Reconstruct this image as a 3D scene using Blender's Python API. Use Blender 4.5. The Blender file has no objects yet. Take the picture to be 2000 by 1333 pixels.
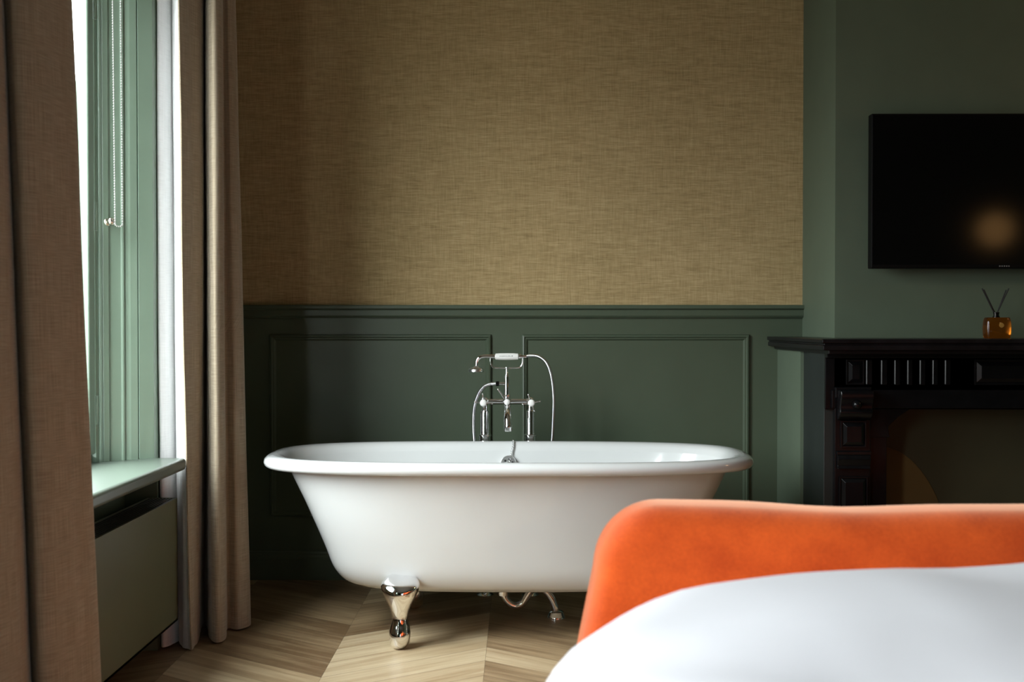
import bpy, math, random
from mathutils import Vector, Matrix, noise

random.seed(7)
S = bpy.context.scene
COL = S.collection
PI = math.pi

# ------------------------------------------------------------------ camera
cam_d = bpy.data.cameras.new('camera')
cam_d.sensor_width = 36.0
cam_d.lens = 39.6
cam_d.clip_start = 0.02
cam_d.dof.use_dof = True
cam_d.dof.focus_distance = 3.85
cam_d.dof.aperture_fstop = 3.6
cam = bpy.data.objects.new('camera', cam_d)
COL.objects.link(cam)
CAMZ = 1.054
cam.location = (0, 0, CAMZ)
cam.rotation_euler = (math.radians(90 - 0.82), 0, math.radians(0.39))
S.camera = cam

# ------------------------------------------------------------------ view / exposure
S.view_settings.view_transform = 'Standard'
S.view_settings.look = 'None'
S.view_settings.gamma = 1.0
S.view_settings.use_curve_mapping = False
S.view_settings.exposure = 0.0

# ------------------------------------------------------------------ daylight (overcast sky through the windows)
W = bpy.data.worlds.new('overcast_sky')
S.world = W
W.use_nodes = True
nt = W.node_tree
nt.nodes.clear()
tc = nt.nodes.new('ShaderNodeTexCoord')
sx = nt.nodes.new('ShaderNodeSeparateXYZ')
nt.links.new(tc.outputs['Generated'], sx.inputs[0])
rp = nt.nodes.new('ShaderNodeValToRGB')
# street side: dark ground, facades near the horizon, bright overcast sky above
for e in (rp.color_ramp.elements.new(0.56), rp.color_ramp.elements.new(0.66)):
    pass
for e, (p, c) in zip(rp.color_ramp.elements, ((0.45, (0.12, 0.12, 0.115)), (0.53, (0.38, 0.39, 0.40)), (0.62, (0.70, 0.735, 0.76)), (0.76, (0.92, 0.97, 1.0)))):
    e.position = p
    e.color = (*c, 1)
mr = nt.nodes.new('ShaderNodeMapRange')
mr.inputs['From Min'].default_value = -1
mr.inputs['From Max'].default_value = 1
nt.links.new(sx.outputs['Z'], mr.inputs['Value'])
nt.links.new(mr.outputs['Result'], rp.inputs['Fac'])
bg = nt.nodes.new('ShaderNodeBackground')
bg.inputs['Strength'].default_value = 32.0
nt.links.new(rp.outputs['Color'], bg.inputs['Color'])
wo = nt.nodes.new('ShaderNodeOutputWorld')
nt.links.new(bg.outputs[0], wo.inputs['Surface'])


def portal(name, y0, y1, z0, z1, x):
    d = bpy.data.lights.new(name, 'AREA')
    d.shape = 'RECTANGLE'
    d.size = z1 - z0
    d.size_y = y1 - y0
    d.cycles.is_portal = True
    o = bpy.data.objects.new(name, d)
    COL.objects.link(o)
    o.location = (x, (y0 + y1) / 2, (z0 + z1) / 2)
    o.rotation_euler = (0, -PI / 2, 0)      # -Z axis of the light looks to +X


# window 1 is beside the bath, window 2 is further along the same wall, beside the bed
W1 = (2.40, 3.50)
W2 = (0.38, 1.10)
ZS, ZH = 0.625, 2.36
portal('daylight_bath_window', W1[0] + .02, W1[1] - .02, ZS, ZH, -1.37)
portal('daylight_bed_window', W2[0], W2[1], ZS, ZH, -1.37)


def lamp(name, loc, power, col, r):
    d = bpy.data.lights.new(name, 'POINT')
    d.energy = power
    d.color = col
    d.shadow_soft_size = r
    o = bpy.data.objects.new(name, d)
    COL.objects.link(o)
    o.location = loc


# warm lamps of the room: one on the wall right of the chimney, one at the bedside
lamp('wall_lamp_light', (3.25, 3.05, 1.98), 10.0, (1.0, 0.62, 0.30), 0.07)
lamp('bedside_lamp_light', (3.61, -0.4, 1.776), 2.0, (1.0, 0.52, 0.18), 0.12)


# ------------------------------------------------------------------ helpers
def X(px, d):
    """sideways position of a thing seen at column px that stands d metres in front of the camera"""
    return (px - 1015.0) / 2200.0 * d


class MB:
    def __init__(self):
        self.v, self.f, self.m, self.uv = [], [], [], []

    def add(self, vs, fs, mat=0, uvs=None):
        o = len(self.v)
        self.v += [tuple(p) for p in vs]
        self.uv += list(uvs) if uvs else [(0, 0)] * len(vs)
        for f in fs:
            self.f.append(tuple(i + o for i in f))
            self.m.append(mat)
        return self

    def box(self, x0, x1, y0, y1, z0, z1, mat=0):
        vs = [(x0, y0, z0), (x1, y0, z0), (x1, y1, z0), (x0, y1, z0), (x0, y0, z1), (x1, y0, z1), (x1, y1, z1), (x0, y1, z1)]
        fs = [(0, 3, 2, 1), (4, 5, 6, 7), (0, 1, 5, 4), (1, 2, 6, 5), (2, 3, 7, 6), (3, 0, 4, 7)]
        return self.add(vs, fs, mat)

    def prism(self, poly, z0, z1, mat=0):
        """poly: counter-clockwise (x, y) outline"""
        n = len(poly)
        vs = [(x, y, z0) for x, y in poly] + [(x, y, z1) for x, y in poly]
        fs = [tuple(range(n - 1, -1, -1)), tuple(range(n, 2 * n))]
        fs += [(i, (i + 1) % n, n + (i + 1) % n, n + i) for i in range(n)]
        return self.add(vs, fs, mat)

    def prism_x(self, poly, x0, x1, mat=0):
        """poly: (y, z) outline, extruded along x"""
        n = len(poly)
        vs = [(x0, y, z) for y, z in poly] + [(x1, y, z) for y, z in poly]
        fs = [tuple(range(n)), tuple(range(2 * n - 1, n - 1, -1))]
        fs += [(i, n + i, n + (i + 1) % n, (i + 1) % n) for i in range(n)]
        return self.add(vs, fs, mat)

    def loft(self, rings, closed=True, cap0=False, cap1=False, mat=0, uvs=None):
        n = len(rings[0])
        vs = [p for r in rings for p in r]
        fs = []
        for k in range(len(rings) - 1):
            for i in range(n if closed else n - 1):
                j = (i + 1) % n
                fs.append((k * n + i, k * n + j, (k + 1) * n + j, (k + 1) * n + i))
        if cap0:
            fs.append(tuple(range(n - 1, -1, -1)))
        if cap1:
            fs.append(tuple((len(rings) - 1) * n + i for i in range(n)))
        return self.add(vs, fs, mat, uvs)

    def tube(self, path, r, seg=12, mat=0):
        path = [Vector(p) for p in path]
        rr = r if isinstance(r, (list, tuple)) else [r] * len(path)
        rings, up = [], None
        for i, p in enumerate(path):
            a = path[max(i - 1, 0)]
            b = path[min(i + 1, len(path) - 1)]
            t = (b - a).normalized()
            if up is None:
                up = t.orthogonal().normalized()
            up = (up - t * up.dot(t)).normalized()
            w = t.cross(up)
            rings.append([p + (up * math.cos(q) + w * math.sin(q)) * rr[i] for q in [2 * PI * k / seg for k in range(seg)]])
        return self.loft(rings, True, True, True, mat)

    def lathe(self, prof, c, axis='Z', seg=24, mat=0):
        """prof: (r, h) along the axis from the centre c"""
        rings = []
        for r, h in prof:
            ring = []
            for k in range(seg):
                q = 2 * PI * k / seg
                a, b = r * math.cos(q), r * math.sin(q)
                if axis == 'Z':
                    ring.append((c[0] + a, c[1] + b, c[2] + h))
                elif axis == 'Y':
                    ring.append((c[0] + a, c[1] + h, c[2] + b))
                else:
                    ring.append((c[0] + h, c[1] + a, c[2] + b))
            rings.append(ring)
        return self.loft(rings, True, True, True, mat)

    def ball(self, c, r, seg=8, rings=6, sc=(1, 1, 1), mat=0):
        pr = []
        for i in range(rings + 1):
            t = -PI / 2 + PI * i / rings
            rr = max(math.cos(t), 0.02)
            pr.append([(c[0] + sc[0] * r * rr * math.cos(2 * PI * k / seg), c[1] + sc[1] * r * rr * math.sin(2 * PI * k / seg),
                        c[2] + sc[2] * r * math.sin(t)) for k in range(seg)])
        return self.loft(pr, True, True, True, mat)

    def build(self, name, mats, parent=None, smooth=None, bevel=None, seg=2, subsurf=0):
        me = bpy.data.meshes.new(name)
        me.from_pydata(self.v, [], self.f)
        for mt in (mats if isinstance(mats, (list, tuple)) else [mats]):
            me.materials.append(mt)
        me.polygons.foreach_set('material_index', self.m)
        uvl = me.uv_layers.new(name='UVMap')
        for lp in me.loops:
            uvl.data[lp.index].uv = self.uv[lp.vertex_index]
        import bmesh
        bm = bmesh.new()
        bm.from_mesh(me)
        bmesh.ops.recalc_face_normals(bm, faces=bm.faces)
        bm.to_mesh(me)
        bm.free()
        if smooth is not None:
            me.polygons.foreach_set('use_smooth', [True] * len(me.polygons))
            me.set_sharp_from_angle(angle=math.radians(smooth))
        me.update()
        o = bpy.data.objects.new(name, me)
        COL.objects.link(o)
        if parent is not None:
            set_parent(o, parent)
        if subsurf:
            md = o.modifiers.new('subdivision', 'SUBSURF')
            md.levels = md.render_levels = subsurf
        if bevel:
            md = o.modifiers.new('bevel', 'BEVEL')
            md.width = bevel
            md.segments = seg
            md.limit_method = 'ANGLE'
            md.angle_limit = math.radians(40)
            md.harden_normals = False
        return o


ROOTLOC = {}


def set_parent(o, parent):
    o.parent = parent
    off = Vector(ROOTLOC.get(parent.name, (0, 0, 0)))
    o.matrix_parent_inverse = Matrix.Translation(-off)


def tag(o, label, cat, group=None):
    o['label'] = label
    o['category'] = cat
    if group:
        o['group'] = group
    return o


def thing(name, label, cat, loc, group=None):
    o = bpy.data.objects.new(name, None)
    COL.objects.link(o)
    o.location = loc
    o.empty_display_size = 0.1
    ROOTLOC[o.name] = loc
    return tag(o, label, cat, group)


def structure(o, label=None, cat=None):
    o['kind'] = 'structure'
    if label:
        o['label'] = label
    if cat:
        o['category'] = cat
    return o


def spline(pts, n):
    """Catmull-Rom through pts, n steps per span"""
    P = [Vector(p) for p in pts]
    out = []
    for i in range(len(P) - 1):
        a = P[i - 1] if i else P[0] * 2 - P[1]
        b, c = P[i], P[i + 1]
        d = P[i + 2] if i + 2 < len(P) else P[-1] * 2 - P[-2]
        for k in range(n):
            t = k / n
            out.append(0.5 * ((2 * b) + (c - a) * t + (2 * a - 5 * b + 4 * c - d) * t * t + (3 * b - a - 3 * c + d) * t ** 3))
    out.append(P[-1])
    return out


# ------------------------------------------------------------------ materials
def new_mat(name):
    m = bpy.data.materials.new(name)
    m.use_nodes = True
    return m, m.node_tree, m.node_tree.nodes['Principled BSDF']


def N(nt, kind, **kw):
    n = nt.nodes.new(kind)
    for k, v in kw.items():
        setattr(n, k, v)
    return n


def M(nt, op, a, b=None, c=None):
    n = nt.nodes.new('ShaderNodeMath')
    n.operation = op
    for i, v in enumerate((a, b, c)):
        if v is None:
            continue
        if isinstance(v, (int, float)):
            n.inputs[i].default_value = v
        else:
            nt.links.new(v, n.inputs[i])
    return n.outputs[0]


def noise_tex(nt, vec, scale, detail=2.0, rough=0.5, mapping=None):
    if mapping:
        mp = N(nt, 'ShaderNodeMapping')
        mp.inputs['Scale'].default_value = mapping
        nt.links.new(vec, mp.inputs['Vector'])
        vec = mp.outputs[0]
    n = N(nt, 'ShaderNodeTexNoise')
    n.inputs['Scale'].default_value = scale
    n.inputs['Detail'].default_value = detail
    n.inputs['Roughness'].default_value = rough
    nt.links.new(vec, n.inputs['Vector'])
    return n.outputs['Fac']


def ramp(nt, fac, stops):
    r = N(nt, 'ShaderNodeValToRGB')
    els = r.color_ramp.elements
    while len(els) < len(stops):
        els.new(0.5)
    for e, (p, c) in zip(els, stops):
        e.position = p
        e.color = (*c, 1)
    nt.links.new(fac, r.inputs['Fac'])
    return r.outputs['Color']


def bump(nt, bsdf, height, strength, dist):
    b = N(nt, 'ShaderNodeBump')
    b.inputs['Strength'].default_value = strength
    b.inputs['Distance'].default_value = dist
    nt.links.new(height, b.inputs['Height'])
    nt.links.new(b.outputs[0], bsdf.inputs['Normal'])


def plain(name, col, rough=0.5, metal=0.0, var=0.0, scale=8.0, coat=0.0, bump_s=0.0, bump_scale=60.0, spec=None):
    m, nt, b = new_mat(name)
    b.inputs['Roughness'].default_value = rough
    b.inputs['Metallic'].default_value = metal
    b.inputs['Coat Weight'].default_value = coat
    b.inputs['Coat Roughness'].default_value = 0.04
    if spec is not None:
        b.inputs['Specular IOR Level'].default_value = spec
    pos = N(nt, 'ShaderNodeNewGeometry').outputs['Position']
    f = noise_tex(nt, pos, scale, 3)
    lo = tuple(c * (1 - var) for c in col)
    hi = tuple(min(1, c * (1 + var)) for c in col)
    nt.links.new(ramp(nt, f, [(0.3, lo), (0.7, hi)]), b.inputs['Base Color'])
    if bump_s:
        bump(nt, b, noise_tex(nt, pos, bump_scale, 2), bump_s, 0.001)
    return m


GREEN = (0.072, 0.095, 0.062)
m_green = plain('green_wall_paint', (0.102, 0.134, 0.092), 0.62, var=0.04, bump_s=0.06, bump_scale=180, spec=0.35)
m_green_satin = plain('green_satin_paint', GREEN, 0.38, var=0.03, bump_s=0.03, bump_scale=120, spec=0.45)
m_joinery_lit = plain('lit_green_window_gloss', (0.165, 0.225, 0.170), 0.33, var=0.03, bump_s=0.02, bump_scale=120, spec=0.5)  # green paint lightened: window light on the reveal put into the colour
m_rad = plain('radiator_green_lacquer', (0.105, 0.112, 0.060), 0.45, var=0.03)
m_bead = plain('grey_bead_steel', (0.42, 0.42, 0.40), 0.35, 0.4, var=0.05)
m_white = plain('ceiling_white', (0.30, 0.29, 0.26), 0.8, var=0.02)
m_enamel = plain('white_bath_acrylic', (0.63, 0.635, 0.63), 0.14, var=0.01, coat=0.6)
m_chrome = plain('chrome', (0.90, 0.90, 0.91), 0.07, 1.0, var=0.01)
m_satin = plain('satin_chrome', (0.88, 0.88, 0.89), 0.28, 1.0, var=0.01)
m_nickel = plain('brushed_nickel', (0.62, 0.58, 0.50), 0.25, 1.0, var=0.05)
m_ceramic = plain('white_ceramic', (0.82, 0.81, 0.78), 0.12, var=0.01, coat=0.5)
m_black = plain('black_gloss_stone', (0.004, 0.004, 0.0045), 0.2, var=0.25, scale=30, spec=0.22)
m_blacksoft = plain('black_shelf_marble', (0.006, 0.005, 0.006), 0.33, var=0.5, scale=18, spec=0.3)
m_dark = plain('dark_side_stone', (0.014, 0.018, 0.017), 0.42, var=0.15)
m_grille = plain('grille_black', (0.035, 0.036, 0.03), 0.45, var=0.1)
m_tv = plain('television_plastic', (0.003, 0.003, 0.003), 0.5, var=0.05, spec=0.15)
m_screen = plain('television_screen', (0.003, 0.003, 0.003), 0.09, var=0.05, spec=0.35)
m_grey = plain('grey_print', (0.18, 0.18, 0.18), 0.5, var=0.05)
m_reed = plain('black_reed', (0.010, 0.009, 0.008), 0.7, var=0.2)
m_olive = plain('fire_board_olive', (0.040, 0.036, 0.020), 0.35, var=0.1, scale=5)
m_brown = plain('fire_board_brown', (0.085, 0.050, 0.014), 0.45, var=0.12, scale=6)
m_wood = plain('dark_oak_feet', (0.05, 0.03, 0.018), 0.5, var=0.2)
m_mattress = plain('mattress_ticking', (0.7, 0.7, 0.7), 0.9, var=0.02)
m_rubber = plain('dark_rubber', (0.02, 0.02, 0.02), 0.7, var=0.05)
m_hose_d = plain('dark_fitting', (0.03, 0.028, 0.026), 0.2, 0.9, var=0.05)


def mat_hose():
    m, nt, b = new_mat('ribbed_chrome_hose')
    b.inputs['Metallic'].default_value = 1.0
    b.inputs['Roughness'].default_value = 0.22
    b.inputs['Base Color'].default_value = (0.75, 0.75, 0.78, 1)
    uv = N(nt, 'ShaderNodeUVMap').outputs[0]
    w = N(nt, 'ShaderNodeTexWave', bands_direction='Y')
    w.inputs['Scale'].default_value = 110
    nt.links.new(uv, w.inputs['Vector'])
    nt.links.new(ramp(nt, w.outputs['Fac'], [(0.2, (0.35, 0.35, 0.37)), (0.7, (0.85, 0.85, 0.87))]), b.inputs['Base Color'])
    bump(nt, b, w.outputs['Fac'], 0.6, 0.001)
    return m


m_hose = mat_hose()


def mat_wallpaper():
    m, nt, b = new_mat('woven_beige_wallpaper')
    b.inputs['Roughness'].default_value = 0.85
    b.inputs['Specular IOR Level'].default_value = 0.2
    pos = N(nt, 'ShaderNodeNewGeometry').outputs['Position']
    h = noise_tex(nt, pos, 1.0, 4, 0.6, (18, 1, 380))
    h2 = noise_tex(nt, pos, 1.0, 2, 0.5, (5, 1, 60))
    v = noise_tex(nt, pos, 1.0, 3, 0.6, (420, 1, 14))
    big = noise_tex(nt, pos, 2.2, 3, 0.5)
    s = M(nt, 'ADD', M(nt, 'MULTIPLY', h, 0.50), M(nt, 'MULTIPLY', v, 0.31))
    s = M(nt, 'ADD', s, M(nt, 'MULTIPLY', h2, 0.11))
    s = M(nt, 'ADD', s, M(nt, 'MULTIPLY', big, 0.08))
    c = ramp(nt, s, [(0.34, (0.255, 0.180, 0.080)), (0.50, (0.425, 0.310, 0.152)), (0.66, (0.57, 0.435, 0.240))])
    nt.links.new(c, b.inputs['Base Color'])
    bump(nt, b, s, 0.25, 0.001)
    return m


m_paper = mat_wallpaper()


def mat_cloth(name, lo, hi, vs=(520, 420), sheen=0.2):
    m, nt, b = new_mat(name)
    b.inputs['Roughness'].default_value = 0.8
    b.inputs['Specular IOR Level'].default_value = 0.2
    b.inputs['Sheen Weight'].default_value = sheen
    uv = N(nt, 'ShaderNodeUVMap').outputs[0]
    h = noise_tex(nt, uv, 1.0, 2, 0.5, (18, vs[1], 1))
    v = noise_tex(nt, uv, 1.0, 2, 0.5, (vs[0], 9, 1))
    s = M(nt, 'ADD', M(nt, 'MULTIPLY', h, 0.5), M(nt, 'MULTIPLY', v, 0.5))
    nt.links.new(ramp(nt, s, [(0.36, lo), (0.64, hi)]), b.inputs['Base Color'])
    bump(nt, b, s, 0.2, 0.0008)
    return m


m_curtain = mat_cloth('taupe_linen_curtain', (0.235, 0.185, 0.128), (0.40, 0.33, 0.24))
m_lining = mat_cloth('white_curtain_lining', (0.66, 0.66, 0.66), (0.76, 0.76, 0.76), sheen=0.0)


def mat_floor():
    m, nt, b = new_mat('oak_chevron_floor')
    b.inputs['Roughness'].default_value = 0.42
    b.inputs['Specular IOR Level'].default_value = 0.4
    pos = N(nt, 'ShaderNodeNewGeometry').outputs['Position']
    sp = N(nt, 'ShaderNodeSeparateXYZ')
    nt.links.new(pos, sp.inputs[0])
    x, y = sp.outputs[0], sp.outputs[1]
    WD, TAN, PW = 0.485, 0.66, 0.147
    u = M(nt, 'DIVIDE', M(nt, 'ADD', x, 0.593 + WD * 20), WD)
    col = M(nt, 'FLOOR', u)
    f = M(nt, 'FRACT', u)
    odd = M(nt, 'MODULO', col, 2.0)
    inv = M(nt, 'SUBTRACT', 1.0, f)
    g = M(nt, 'ADD', M(nt, 'MULTIPLY', f, M(nt, 'SUBTRACT', 1.0, odd)), M(nt, 'MULTIPLY', inv, odd))
    t = M(nt, 'SUBTRACT', y, M(nt, 'MULTIPLY', g, WD * TAN))
    k = M(nt, 'DIVIDE', M(nt, 'ADD', t, -3.64 + PW * 60), PW)
    idx = M(nt, 'FLOOR', k)
    kf = M(nt, 'FRACT', k)
    cv = N(nt, 'ShaderNodeCombineXYZ')
    nt.links.new(col, cv.inputs[0])
    nt.links.new(idx, cv.inputs[1])
    wn = N(nt, 'ShaderNodeTexWhiteNoise', noise_dimensions='2D')
    nt.links.new(cv.outputs[0], wn.inputs['Vector'])
    rnd = wn.outputs['Value']
    gv = N(nt, 'ShaderNodeCombineXYZ')
    nt.links.new(x, gv.inputs[0])
    nt.links.new(t, gv.inputs[1])
    nt.links.new(M(nt, 'MULTIPLY', rnd, 37.0), gv.inputs[2])
    g1 = noise_tex(nt, gv.outputs[0], 1.0, 5, 0.6, (3.6, 38, 1))
    g2 = noise_tex(nt, gv.outputs[0], 1.0, 3, 0.5, (2.2, 13, 1))
    s = M(nt, 'ADD', M(nt, 'MULTIPLY', g1, 0.42), M(nt, 'MULTIPLY', g2, 0.34))
    s = M(nt, 'ADD', s, M(nt, 'MULTIPLY', rnd, 0.34))
    c = ramp(nt, s, [(0.36, (0.165, 0.100, 0.050)), (0.56, (0.360, 0.253, 0.143)), (0.76, (0.55, 0.435, 0.28))])
    gap = M(nt, 'MINIMUM', kf, M(nt, 'SUBTRACT', 1.0, kf))
    gap = M(nt, 'LESS_THAN', gap, 0.010)
    gap2 = M(nt, 'LESS_THAN', M(nt, 'MINIMUM', f, inv), 0.0014)
    gp = M(nt, 'MULTIPLY', M(nt, 'MAXIMUM', gap, gap2), 0.6)
    mx = N(nt, 'ShaderNodeMixRGB')
    nt.links.new(gp, mx.inputs[0])
    nt.links.new(c, mx.inputs[1])
    mx.inputs[2].default_value = (0.07, 0.045, 0.025, 1)
    nt.links.new(mx.outputs[0], b.inputs['Base Color'])
    bump(nt, b, M(nt, 'SUBTRACT', g1, gp), 0.08, 0.002)
    return m


m_floor = mat_floor()


def mat_velvet():
    m, nt, b = new_mat('orange_velvet')
    b.inputs['Roughness'].default_value = 0.75
    b.inputs['Specular IOR Level'].default_value = 0.15
    b.inputs['Sheen Weight'].default_value = 1.0
    b.inputs['Sheen Roughness'].default_value = 0.45
    b.inputs['Sheen Tint'].default_value = (1.0, 0.62, 0.42, 1)
    pos = N(nt, 'ShaderNodeNewGeometry').outputs['Position']
    a = noise_tex(nt, pos, 7.0, 4, 0.6)
    c = noise_tex(nt, pos, 160.0, 2, 0.6)
    s = M(nt, 'ADD', M(nt, 'MULTIPLY', a, 0.75), M(nt, 'MULTIPLY', c, 0.25))
    nt.links.new(ramp(nt, s, [(0.35, (0.58, 0.070, 0.008)), (0.65, (0.86, 0.128, 0.016))]), b.inputs['Base Color'])
    bump(nt, b, c, 0.15, 0.001)
    return m


m_velvet = mat_velvet()
m_duvet = plain('white_cotton', (0.775, 0.785, 0.815), 0.85, var=0.01, bump_s=0.1, bump_scale=400, spec=0.2)


def mat_pane():
    m, nt, b = new_mat('window_glass')
    nt.nodes.remove(b)
    out = nt.nodes['Material Output']
    tr = N(nt, 'ShaderNodeBsdfTransparent')
    tr.inputs[0].default_value = (0.96, 0.98, 0.97, 1)
    gl = N(nt, 'ShaderNodeBsdfGlossy')
    gl.inputs['Roughness'].default_value = 0.02
    lw = N(nt, 'ShaderNodeLayerWeight')
    refl = M(nt, 'MULTIPLY_ADD', M(nt, 'POWER', lw.outputs['Facing'], 5.0), 0.35, 0.03)
    mx = N(nt, 'ShaderNodeMixShader')
    nt.links.new(refl, mx.inputs[0])
    nt.links.new(tr.outputs[0], mx.inputs[1])
    nt.links.new(gl.outputs[0], mx.inputs[2])
    nt.links.new(mx.outputs[0], out.inputs['Surface'])
    return m


m_pane = mat_pane()


def mat_amber():
    m, nt, b = new_mat('amber_glass')
    b.inputs['Roughness'].default_value = 0.03
    b.inputs['Transmission Weight'].default_value = 0.96
    b.inputs['IOR'].default_value = 1.45
    pos = N(nt, 'ShaderNodeNewGeometry').outputs['Position']
    f = noise_tex(nt, pos, 25.0, 2)
    nt.links.new(ramp(nt, f, [(0.3, (0.62, 0.17, 0.012)), (0.7, (0.72, 0.22, 0.02))]), b.inputs['Base Color'])
    return m


m_amber = mat_amber()

# ------------------------------------------------------------------ room shell
XL, XR, YF, YB, ZC = -1.17, 4.2, 4.65, -2.6, 2.95
structure(MB().box(-1.45, XR + .1, YB - .1, YF + .1, -0.1, 0).build('floor', m_floor), 'pale oak chevron plank floor', 'floor')
structure(MB().box(-1.45, XR + .1, YB - .1, YF + .1, ZC, ZC + .1).build('ceiling', m_white), 'plain ceiling', 'ceiling')
structure(MB().box(XR, XR + .1, YB, YF, 0, ZC).build('wall_right', m_green), 'green painted wall on the right', 'wall')
structure(MB().box(-1.45, XR + .1, YB - .1, YB, 0, ZC).build('wall_behind', m_green), 'green painted wall behind the bed', 'wall')

wl = MB()
XO = -1.42
wl.box(XO, XL, 3.62, YF, 0, ZC)                      # pier beside the bath window
wl.box(XO, -1.275, 2.20, 3.62, 0, 0.588)             # parapet, set back behind the radiator
wl.box(XO, XL, 2.20, 3.62, ZH + .05, ZC)             # lintel
wl.box(XO, XL, W2[1] + .05, 2.20, 0, ZC)             # pier between the windows
wl.box(XO, XL, W2[0] - .05, W2[1] + .05, 0, 0.597)
wl.box(XO, XL, W2[0] - .05, W2[1] + .05, ZH + .05, ZC)
wl.box(XO, XL, YB, W2[0] - .05, 0, ZC)
structure(wl.build('wall_left', m_green), 'green painted window wall on the left', 'wall')

ZR = 1.128   # wallpaper starts here, panelling below
bw = MB()
bw.box(-1.45, XR + .1, YF, YF + .1, 0, ZR, 1)
bw.box(-1.45, XR + .1, YF, YF + .1, ZR, ZC, 0)
structure(bw.build('wall_back', [m_paper, m_green_satin]), 'wall with woven beige wallpaper above green panelling', 'wall')

ch = MB()
ch.box(1.165, 2.42, 4.174, YF, 0.99, ZC)
ch.box(1.063, 2.50, 4.268, YF, 0, 0.99)
structure(ch.build('wall_chimney', m_green), 'green chimney breast right of the wallpaper', 'wall')

# dado rail: stepped profile (y, z) run along the back wall
rail = MB()
rail.prism_x([(YF, 1.083), (YF, 1.136), (YF - .030, 1.136), (YF - .032, 1.130), (YF - .032, 1.121), (YF - .020, 1.115),
              (YF - .020, 1.092), (YF - .012, 1.083)], -1.17, 1.172)
structure(rail.build('trim_1', m_green_satin, bevel=0.002), 'green dado rail under the wallpaper', 'trim')

sk = MB()
sk.prism_x([(YF, 0), (YF, .116), (YF - .008, .116), (YF - .012, .108), (YF - .018, .103), (YF - .018, .094), (YF - .024, .088), (YF - .024, 0)],
           -1.17, 1.063)
structure(sk.build('baseboard_back', m_green_satin, bevel=0.0015), 'green skirting behind the bath', 'baseboard')


def panel_frame(n, x0, x1, z0, z1, label):
    """picture-frame moulding: mitred rings around a flat field"""
    prof = [(0, 0), (0.004, .012), (0.010, .014), (0.015, .008), (0.019, .008), (0.022, .004), (0.026, 0)]
    rings = [[(x0 + i, YF - h, z0 + i), (x1 - i, YF - h, z0 + i), (x1 - i, YF - h, z1 - i), (x0 + i, YF - h, z1 - i)] for i, h in prof]
    rings = [[(x, y + .001, z) for x, y, z in rings[0]]] + rings + [[(x, y + .001, z) for x, y, z in rings[-1]]]
    mb = MB().loft(rings, True)
    structure(mb.build('trim_%d' % n, m_green_satin), label, 'trim')


zt, zb = CAMZ - (653.5 - 635) / 473.0, CAMZ - (1010 - 635) / 473.0
panel_frame(2, X(526, YF), X(960, YF), zb, zt, 'green panel moulding left of the bath tap')
panel_frame(3, X(1019, YF), X(1463, YF), zb, zt, 'green panel moulding right of the bath tap')

# ------------------------------------------------------------------ window beside the bath (splayed, moulded reveal)
win = bpy.data.objects.new('window_1', None)
COL.objects.link(win)
win.location = (-1.30, 2.95, 0.6)
ROOTLOC['window_1'] = tuple(win.location)
structure(win, 'tall green window beside the bath', 'window')

A, B = Vector((-1.316, 3.478)), Vector((-1.170, 3.605))     # the far reveal runs from the sash to the room
along = (B - A)
LEN = along.length
al = along.normalized()
nr = Vector((al.y, -al.x))                                   # faces the window and the camera
# (column at which the step is seen, relief)
cols = [(184.5, .000), (190.5, .000), (191, .008), (195, .010), (195.6, .004), (199, .007), (209, .006), (214, .000), (217, .000),
        (234, .003), (236, .008), (239.5, .008), (240, .003), (248, .005), (252, .007), (264, .009), (265.4, .009), (265.6, .002), (267, .002),
        (267.3, .010), (296, .010), (300, .003)]


def on_splay(px):
    """distance along the splay of the point that is seen at column px"""
    k = (px - 1015.0) / 2200.0
    return (k * A.y - A.x) / (al.x - k * al.y)


steps = [(on_splay(p), h) for p, h in cols] + [(LEN, .002)]
steps = [q for q in steps if q[0] <= LEN]
out = [A + al * s + nr * h for s, h in steps]
poly = [(p.x, p.y) for p in out] + [(XL, 3.66), (-1.36, 3.66), (-1.36, 3.478)]
MB().prism(poly, 0.600, ZH + .05).build('far_jamb', m_joinery_lit, win, bevel=0.0008)
# near reveal, hidden behind the near curtain
MB().prism([(-1.36, 2.42), (-1.30, 2.42), (XL, 2.24), (XL, 2.19), (-1.36, 2.19)], 0.600, ZH + .05).build('near_jamb', m_green_satin, win)
MB().prism_x([(2.2, ZH), (3.62, ZH), (3.62, ZH + .05), (2.2, ZH + .05)], -1.36, XL).build('head', m_green_satin, win)
# fixed frame and sash
fr = MB()
fr.box(-1.37, -1.326, 3.474, 3.53, 0.600, ZH)
fr.box(-1.37, -1.326, 2.405, 2.46, 0.600, ZH)
fr.box(-1.37, -1.326, 2.46, 3.474, ZH - .05, ZH)
fr.box(-1.37, -1.326, 2.46, 3.474, 0.600, 0.650)
fr.build('frame', m_joinery_lit, win, bevel=0.004)
sash = MB()
sash.box(-1.338, -1.310, 3.420, 3.467, 0.655, ZH - .055)
sash.box(-1.338, -1.310, 2.463, 2.515, 0.655, ZH - .055)
sash.box(-1.338, -1.310, 2.515, 3.420, ZH - .11, ZH - .055)
sash.box(-1.338, -1.310, 2.515, 3.420, 0.655, 0.70)
so = sash.build('sash', m_joinery_lit, win, bevel=0.005, seg=3)
MB().box(-1.331, -1.327, 2.51, 3.425, 0.69, ZH - .10).build('pane', m_pane, so)
hg = MB()
for zz in (0.80, 1.40, 2.05):
    hg.lathe([(.006, -.045), (.006, .045)], (-1.308, 3.472, zz - .01), 'Z', 10)
hg.build('hinge', m_joinery_lit, win, smooth=40)
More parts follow.
